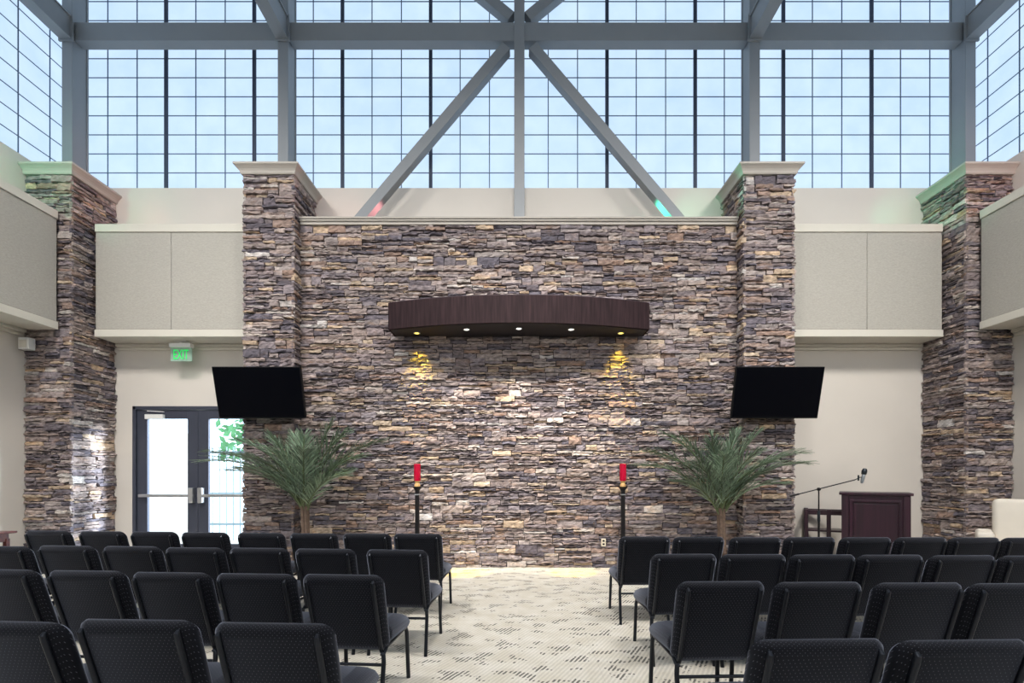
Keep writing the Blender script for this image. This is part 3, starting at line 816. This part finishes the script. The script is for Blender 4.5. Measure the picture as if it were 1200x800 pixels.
# ------------------------------------------------------------------ lectern, side table, mic stand, armchair, console
Y = 6.95; s = F / Y
lx = (1025.5 - CX) / s; lz = H - (577 - CY) / s; lw = 85 / s
lw = .86
t = thing('lectern', 'dark mahogany panelled lectern beside the microphone stand', 'lectern', (lx, Y, 0), R(-34))
bm = BM(); box(bm, -lw / 2 + .03, lw / 2 - .03, .0, .5, .09, lz - .04, .004); obj('body', bm, M['mahogany'], t)
bm = BM(); box(bm, -lw / 2 - .0, lw / 2 + .0, -.03, .53, lz - .04, lz, .008); obj('top', bm, M['mahogany'], t)
fw = lw / 2 - .03
for a in (-fw, fw - .08):
    bm = BM(); box(bm, a, a + .08, -.018, -.001, .09, lz - .045, .003); obj('pilaster', bm, M['mahogany_dark'], t)
bm = BM(); pw = .30; z0, z1 = .22, lz - .11
def ring(bm, w, za, zb, e, y0, y1):
    box(bm, -w, w, y0, y1, zb - e, zb, .003); box(bm, -w, w, y0, y1, za, za + e, .003); box(bm, -w, -w + e, y0, y1, za + e, zb - e, .003); box(bm, w - e, w, y0, y1, za + e, zb - e, .003)
ring(bm, pw, z0, z1, .028, -.026, -.001); obj('panel_moulding', bm, M['mahogany'], t)
bm = BM(); box(bm, -pw + .05, pw - .05, -.012, -.001, z0 + .05, z1 - .05, .005); obj('raised_panel', bm, M['mahogany_dark'], t)
bm = BM(); box(bm, -lw / 2, lw / 2, -.03, .53, 0, .09, .006); obj('plinth', bm, M['mahogany'], t)

Y = 7.92; s = F / Y
x0 = (945 - CX) / s; zt = H - (597 - CY) / s
t = thing('side_table', 'dark wooden open-frame side table behind the microphone stand', 'table', (x0 + .32, Y, 0), R(-30))
for (a, b) in ((-.28, -.16), (.28, -.16), (-.28, .16), (.28, .16), (0.03, -.16)):
    bm = BM(); box(bm, a - .03, a + .03, b - .03, b + .03, 0, zt + .012, .004); obj('leg', bm, M['mahogany_dark'], t)
bm = BM(); box(bm, -.28, .28, -.185, -.135, zt - .075, zt, .003); box(bm, -.28, .28, .135, .185, zt - .075, zt, .003); box(bm, -.305, -.255, -.16, .16, zt - .075, zt, .003); box(bm, .255, .305, -.16, .16, zt - .075, zt, .003)
obj('top_rail', bm, M['mahogany_dark'], t)
bm = BM(); box(bm, -.29, .29, -.17, .17, zt - .345, zt - .315, .003); obj('shelf', bm, M['mahogany_dark'], t)

Y = 7.0; s = F / Y
mx = (959.5 - CX) / s
P = lambda px, py: Vector(((px - CX) / s - mx, 0, H - (py - CY) / s))
t = thing('microphone_stand', 'black boom microphone stand beside the lectern', 'microphone stand', (mx, Y, 0))
pz = P(959, 573).z
bm = BM(); lathe(bm, [(0, 0), (.14, 0), (.14, .012), (.05, .03), (.02, .05), (0, .05)]); obj('base', bm, M['iron'], t, True)
bm = BM(); tube(bm, [(0, 0, .04), (0, 0, .84)], .014, 12); obj('lower_tube', bm, M['iron'], t, True)
bm = BM(); tube(bm, [(0, 0, .84), (0, 0, pz)], .009, 12); obj('upper_tube', bm, M['iron'], t, True)
bm = BM(); tube(bm, [(0, 0, .78), (0, 0, .80), (0, 0, .92), (0, 0, .94)], [.014, .02, .02, .012], 12); obj('clutch', bm, M['mic'], t, True)
bm = BM(); tube(bm, [P(929, 580.5), P(1002, 562)], .008, 10); obj('boom', bm, M['iron'], t, True)
bm = BM(); tube(bm, [P(926, 581.2), P(936, 578.7)], .014, 10); obj('counterweight', bm, M['iron'], t, True)
bm = BM(); lathe(bm, [(0, -.025), (.02, -.02), (.024, 0), (.02, .02), (0, .025)], (0, 0, pz), 14); tube(bm, [(0, -.04, pz), (0, .04, pz)], .01, 10); obj('boom_clamp', bm, M['iron'], t, True)
a = P(1002, 562); b = P(1008, 559)
bm = BM(); tube(bm, [a, b], .007, 8); tube(bm, [P(1006, 556.5), P(1006, 563)], .012, 8); obj('shock_mount', bm, M['mic'], t, True)
mc = thing('microphone', 'condenser microphone at the end of the boom above the lectern', 'microphone', (mx, Y, 0))
p0 = P(1009.8, 566); p1 = P(1012.2, 556); p2 = P(1013.6, 548.5)
bm = BM(); tube(bm, [p0, p0.lerp(p1, .15), p1], [.015, .022, .024], 14); obj('body', bm, M['mic_ring'], mc, True)
bm = BM(); d = (p2 - p1); tube(bm, [p1, p1 + d * .1, p1 + d * .6, p1 + d * .9, p2], [.024, .033, .036, .026, .01], 14); obj('grille', bm, M['mic'], mc, True)
bm = BM(); tube(bm, [P(1008, 559) , p1.lerp(p0, .3)], .006, 8)
for k in range(14):
    pass
obj('clip', bm, M['mic'], mc)

# armchair (faces the audience)
t = thing('armchair', 'cream upholstered armchair against the corner pier', 'armchair', (6.74, 6.36, 0), R(-42))
def soft(bm, x0, x1, y0, y1, z0, z1, bev, M_=None): return box(bm, x0, x1, y0, y1, z0, z1, bev, 5, M_)
tilt = Matrix.Translation((0, .16, .42)) @ Matrix.Rotation(R(-7), 4, 'X') @ Matrix.Translation((0, -.16, -.42))
bm = BM(); soft(bm, -.385, .385, .12, .32, .3, 1.135, .07, tilt); obj('backrest', bm, M['armchair'], t, 'all')
for sg in (-1, 1):
    bm = BM()
    if sg < 0: soft(bm, -.56, -.38, -.42, .30, .2, .70, .045)
    else: soft(bm, .38, .56, -.42, .30, .2, .70, .045)
    obj('arm', bm, M['armchair'], t, 'all')
bm = BM(); soft(bm, -.385, .385, -.42, .13, .3, .47, .05); obj('seat_cushion', bm, M['armchair'], t, 'all')
bm = BM(); box(bm, -.5, .5, -.40, .30, .14, .31, .01); obj('frame', bm, M['armchair'], t)
for a in (-.45, .45):
    for b in (-.35, .25):
        bm = BM(); lathe(bm, [(0, 0), (.02, 0), (.028, .14), (0, .14)], (a, b, 0), 12); obj('leg', bm, M['mahogany_dark'], t, True)

# console table by the left wall
t = thing('console_table', 'low cherry wood console table against the wall beside the corner pier', 'table', (-7.24, 6.55, 0))
zt = .69
bm = BM(); box(bm, -.3, .34, -.5, .15, zt - .03, zt, .01); obj('top', bm, M['cherry'], t)
bm = BM(); box(bm, -.25, .27, -.44, .10, zt - .14, zt - .03, .003); obj('apron', bm, M['cherry'], t)
bm = BM(); box(bm, -.25, .27, -.44, .10, .18, .21, .003); obj('shelf', bm, M['cherry'], t)
for a in (-.235, .255):
    for b in (-.42, .08):
        bm = BM(); box(bm, a - .025, a + .025, b - .025, b + .025, 0, zt - .1, .004); obj('leg', bm, M['cherry'], t)

# ------------------------------------------------------------------ chairs
CW = .505; CT = .865
def loft(bm, rings, cap=True):
    vr = [[bm.verts.new(p) for p in rg] for rg in rings]; n = len(vr[0])
    for i in range(len(vr) - 1):
        for k in range(n): bm.faces.new((vr[i][k], vr[i][(k + 1) % n], vr[i + 1][(k + 1) % n], vr[i + 1][k]))
    if cap: bm.faces.new(vr[0][::-1]); bm.faces.new(vr[-1])

def rrect(w, h, r, n=6):
    pts = []
    for cx, cy_, a0 in ((w / 2 - r, h / 2 - r, 0), (-w / 2 + r, h / 2 - r, 90), (-w / 2 + r, -h / 2 + r, 180), (w / 2 - r, -h / 2 + r, 270)):
        for k in range(n + 1):
            a = R(a0 + 90 * k / n); pts.append((cx + r * math.cos(a), cy_ + r * math.sin(a)))
    return pts

BACK_B, BACK_T = .36, CT - .005
def back_pt(x, d, z):
    """d: depth toward the rear; recline; slight wrap of the back"""
    t = (z - BACK_B) / (BACK_T - BACK_B)
    return Vector((x, -.205 - .165 * t + .035 * (x / .25) ** 2 - d, z))

def make_back(bm):
    hh = BACK_T - BACK_B; zc = (BACK_T + BACK_B) / 2
    # layered outlines front->rear: cushion rounded on all edges
    rings = []
    for d, ins, rad in ((-.046, .065, .05), (-.042, .036, .06), (-.028, .012, .06), (-.006, .0, .06), (.012, .005, .058), (.025, .018, .05), (.032, .034, .045), (.035, .055, .04)):
        o = rrect(CW - 2 * ins, hh - 2 * ins, max(rad - ins * .3, .02), 7)
        rg = []
        for (x, zz) in o:
            z = zc + zz
            # lower edge is narrower & gently curved down in the middle
            tt = (z - BACK_B) / hh
            xx = x * (.965 + .035 * min(1, tt * 1.3))
            zlow = -.018 * (1 - (x / (CW / 2)) ** 2) if tt < .15 else 0
            rg.append(back_pt(xx, d, z + zlow))
        rings.append(rg)
    loft(bm, rings)

def make_seat(bm):
    rings = []
    for z, ins, rad in ((.388, .03, .05), (.395, .012, .055), (.425, .0, .06), (.455, .003, .06), (.478, .018, .06), (.492, .05, .06), (.497, .1, .05)):
        o = rrect(CW + .004 - 2 * ins, .47 - 2 * ins * .8, max(rad - ins * .3, .02), 7)
        rg = []
        for x, y in o:
            yy = y + .02
            zz = z - (.055 * max(0, (yy - .1) / .15) ** 2 if z > .43 else .02 * max(0, (yy - .1) / .15) ** 2 * (z > .39)) + .012 * (yy < -.12)
            rg.append(Vector((x * (1 if yy > 0 else 1 - .0 * yy), yy, zz)))
        rings.append(rg)
    loft(bm, rings)

def make_chair():
    t = thing('banquet_chair', 'x', 'chair')
    bm = BM(); make_seat(bm); obj('seat', bm, M['fabric'], t, 50)
    bm = BM(); make_back(bm); bk = obj('backrest', bm, M['fabric'], t, 50)
    for sg in (-1, 1):
        bm = BM(); x = sg * (CW / 2 - .048)
        pts = []
        for z, d in ((.345, .042), (.37, .047), (.5, .048), (.65, .048), (.79, .047), (.815, .045), (.827, .034)):
            p = back_pt(x, d, z); pts.append(p)
        tube(bm, pts, [.010, .0125, .0125, .0125, .0125, .0115, .006], 10); obj('back_upright', bm, M['chair_metal'], t, True)
    hx = CW / 2 - .03
    for sg in (-1, 1):
        bm = BM(); tube(bm, [(sg * (CW / 2 - .045), -.25, .355), (sg * hx, -.245, .345), (sg * (hx + .004), -.25, .30), (sg * (hx + .012), -.325, .0)], [.013, .0145, .0145, .0145], 10)
        l = obj('leg', bm, M['chair_metal'], t, True)
        bm = BM(); tube(bm, [(sg * hx, .20, .378), (sg * (hx + .002), .222, .34), (sg * (hx + .008), .245, .0)], .0145, 10)
        l = obj('leg', bm, M['chair_metal'], t, True)
        bm = BM(); tube(bm, [(sg * hx, -.245, .345), (sg * hx, -.18, .375), (sg * hx, .20, .378)], .0115, 10); obj('seat_rail', bm, M['chair_metal'], t, True)
    bm = BM(); tube(bm, [(-hx - .004, -.252, .285), (hx + .004, -.252, .285)], .010, 10); obj('stretcher', bm, M['chair_metal'], t, True)
    bm = BM(); tube(bm, [(-hx, .19, .373), (hx, .19, .373)], .0105, 10); tube(bm, [(-hx, -.15, .373), (hx, -.15, .373)], .0105, 10); obj('seat_support', bm, M['chair_metal'], t, True)
    return t
proto = make_chair()
kids = [o for o in C.objects if o.parent == proto]
ORD = ['aisle-end', 'second', 'third', 'fourth', 'fifth', 'sixth', 'seventh', 'eighth']
used = False
def chair(px, py, rot, lab, group):
    global used
    s = (py - CY) / (H - CT - .004)
    Yt = F / s; X = (px - CX) / s
    a = R(rot)
    off = Matrix.Rotation(a, 3, 'Z') @ Vector((0, .37, 0))
    if not used: c = proto; used = True
    else:
        c = proto.copy(); C.objects.link(c)
        for k in kids:
            q = k.copy(); C.objects.link(q); q.parent = c
    c.location = (X + off.x, Yt + off.y, 0); c.rotation_euler = (0, 0, a)
    c['label'] = lab; c['group'] = group
ROWS = [
    ('doors', 'front', [(488, 624.5), (428, 624.2), (365, 624), (303, 623.5), (237, 622.8), (177, 622), (116, 621.5), (52, 621)], -3),
    ('doors', 'second', [(463, 643), (378, 642), (300, 641), (224, 640.5), (150, 639), (73, 638.3), (-4, 639)], -3),
    ('doors', 'third', [(398, 672), (295, 671), (195, 669.5), (95, 667.5), (-6, 666)], -4),
    ('doors', 'rearmost', [(314, 729), (152, 725), (-3, 727)], -3),
    ('lectern', 'front', [(757, 627.8), (821, 628), (888, 628.6), (952, 628.4), (1018, 628.6), (1083, 628.6), (1146, 628.8), (1209, 629)], 1),
    ('lectern', 'second', [(804, 648), (886, 648.3), (968, 648.7), (1048, 649), (1133, 649.6), (1216, 650)], 1),
    ('lectern', 'third', [(849, 680), (964, 680.8), (1083, 681.6), (1196, 682.4)], 1),
    ('lectern', 'rearmost', [(967, 748), (1139, 749)], 2),
]
for side, row, lst, rot in ROWS:
    for i, (px, py) in enumerate(lst):
        if i == 0: lab = 'black dotted fabric chair at the aisle end of the %s row, %s side' % (row, side)
        elif i == len(lst) - 1 and i > 2: lab = 'black dotted fabric chair at the far wall end of the %s row, %s side' % (row, side)
        else: lab = 'black dotted fabric chair, %s from the aisle in the %s row, %s side' % (ORD[i], row, side)
        chair(px, py, rot + rnd.uniform(-.8, .8), lab, 'chairs in the %s row on the %s side' % (row, side))

# ------------------------------------------------------------------ lights
def area(name, loc, rot, size, power, col=(1, 1, 1), sy=None, spread=180):
    l = bpy.data.lights.new(name, 'AREA'); l.energy = power; l.color = col; l.size = size; l.spread = R(spread)
    if sy: l.shape = 'RECTANGLE'; l.size_y = sy
    o = bpy.data.objects.new(name, l); C.objects.link(o); o.location = loc; o.rotation_euler = rot
    return o
def spot(name, loc, target, power, col, ang, blend=.6, rad=.03):
    l = bpy.data.lights.new(name, 'SPOT'); l.energy = power; l.color = col; l.spot_size = R(ang); l.spot_blend = blend; l.shadow_soft_size = rad
    o = bpy.data.objects.new(name, l); C.objects.link(o); o.location = loc
    o.rotation_euler = (Vector(target) - Vector(loc)).to_track_quat('-Z', 'Y').to_euler()
    return o
def point(name, loc, power, col, rad=.05):
    l = bpy.data.lights.new(name, 'POINT'); l.energy = power; l.color = col; l.shadow_soft_size = rad
    o = bpy.data.objects.new(name, l); C.objects.link(o); o.location = loc
WARM = (1, .95, .89)
# unseen lights: high front house lights, then added fill
for x in (-5.0, 0, 5.0):
    area('unseen_light', (x, 2.9, 8.1), (R(38), 0, 0), .9, 128, WARM, spread=105)
    area('unseen_light', (x, -2.6, 4.6), (R(66), 0, 0), 1.6, 62, WARM, spread=130)  # low rear soft fill, added to lift the lower walls
for x in (-1.6, 1.6):
    spot('wall_wash_fill', (x, 2.4, 8.2), (x * .3, 7.6, 2.35), 1150, WARM, 36, 1, .12)  # added wash, no fixture here, brightens the middle of the stone wall
for x in (-3.6, 3.6):
    area('overhead_fill', (x, 3.4, 8.15), (0, 0, 0), 1.3, 100, (1, .97, .94), spread=110)  # added overhead fill to brighten chair tops and carpet
# canopy lamps
for x, y, k in LP:
    z = cz0 - .03
    if k == 'y':
        spot('canopy_lamp', (x, y, z), (x, YS - .02, z - .62), 90, (1, .72, .04), 56, 1)
        spot('canopy_lamp', (x, y, z), (x, YS, z - 1.6), 70, (1, .40, .2), 36, 1)
    else:
        spot('canopy_lamp', (x, y, z), (x * 1.15, YS, 2.1), 170, (1, .93, .80), 48, 1, .09)
        if x: spot('canopy_lamp', (x, y, z), (x, y + .02, 0), 2000, (1, .60, .0), 13, .8)
# coloured accent lamps lying on the ledges behind the trims
G = (.1, 1, .55); Pk = (1, .35, .35)
for loc, tgt, c, p in (((2.0, 7.86, 5.62), (3.45, 7.8, 6.0), G, 50), ((5.4, 7.86, 5.62), (6.85, 7.8, 6.02), G, 34), ((-7.2, 5.9, 5.62), (-7.2, 7.45, 6.0), G, 45),
                       ((-2.0, 7.86, 5.62), (-3.45, 7.85, 6.0), Pk, 18), ((-5.4, 7.86, 5.62), (-6.85, 7.85, 6.0), Pk, 18), ((7.2, 5.9, 5.62), (7.2, 7.45, 6.0), Pk, 22)):
    spot('accent_lamp', loc, tgt, p, c, 80, 1)
# sun and sky outside the glass doors
sl = bpy.data.lights.new('sun', 'SUN'); sl.energy = 16; sl.color = (.88, .94, 1); sl.angle = R(12)
so = bpy.data.objects.new('sun', sl); C.objects.link(so)
d = Vector((-.86, -.42, -.2)); so.rotation_euler = d.to_track_quat('-Z', 'Y').to_euler()
w = bpy.data.worlds.new('sky'); scene.world = w; w.use_nodes = True
bg = w.node_tree.nodes['Background']; bg.inputs['Color'].default_value = (.72, .87, 1, 1); bg.inputs['Strength'].default_value = 4

vs = scene.view_settings
scene.display_settings.display_device = 'sRGB'
vs.view_transform = 'Standard'; vs.look = 'None'; vs.exposure = 0; vs.gamma = 1; vs.use_curve_mapping = False
scene.cycles.max_bounces = 8; scene.cycles.diffuse_bounces = 5; scene.cycles.use_denoising = True
scene.cycles.sample_clamp_indirect = 6
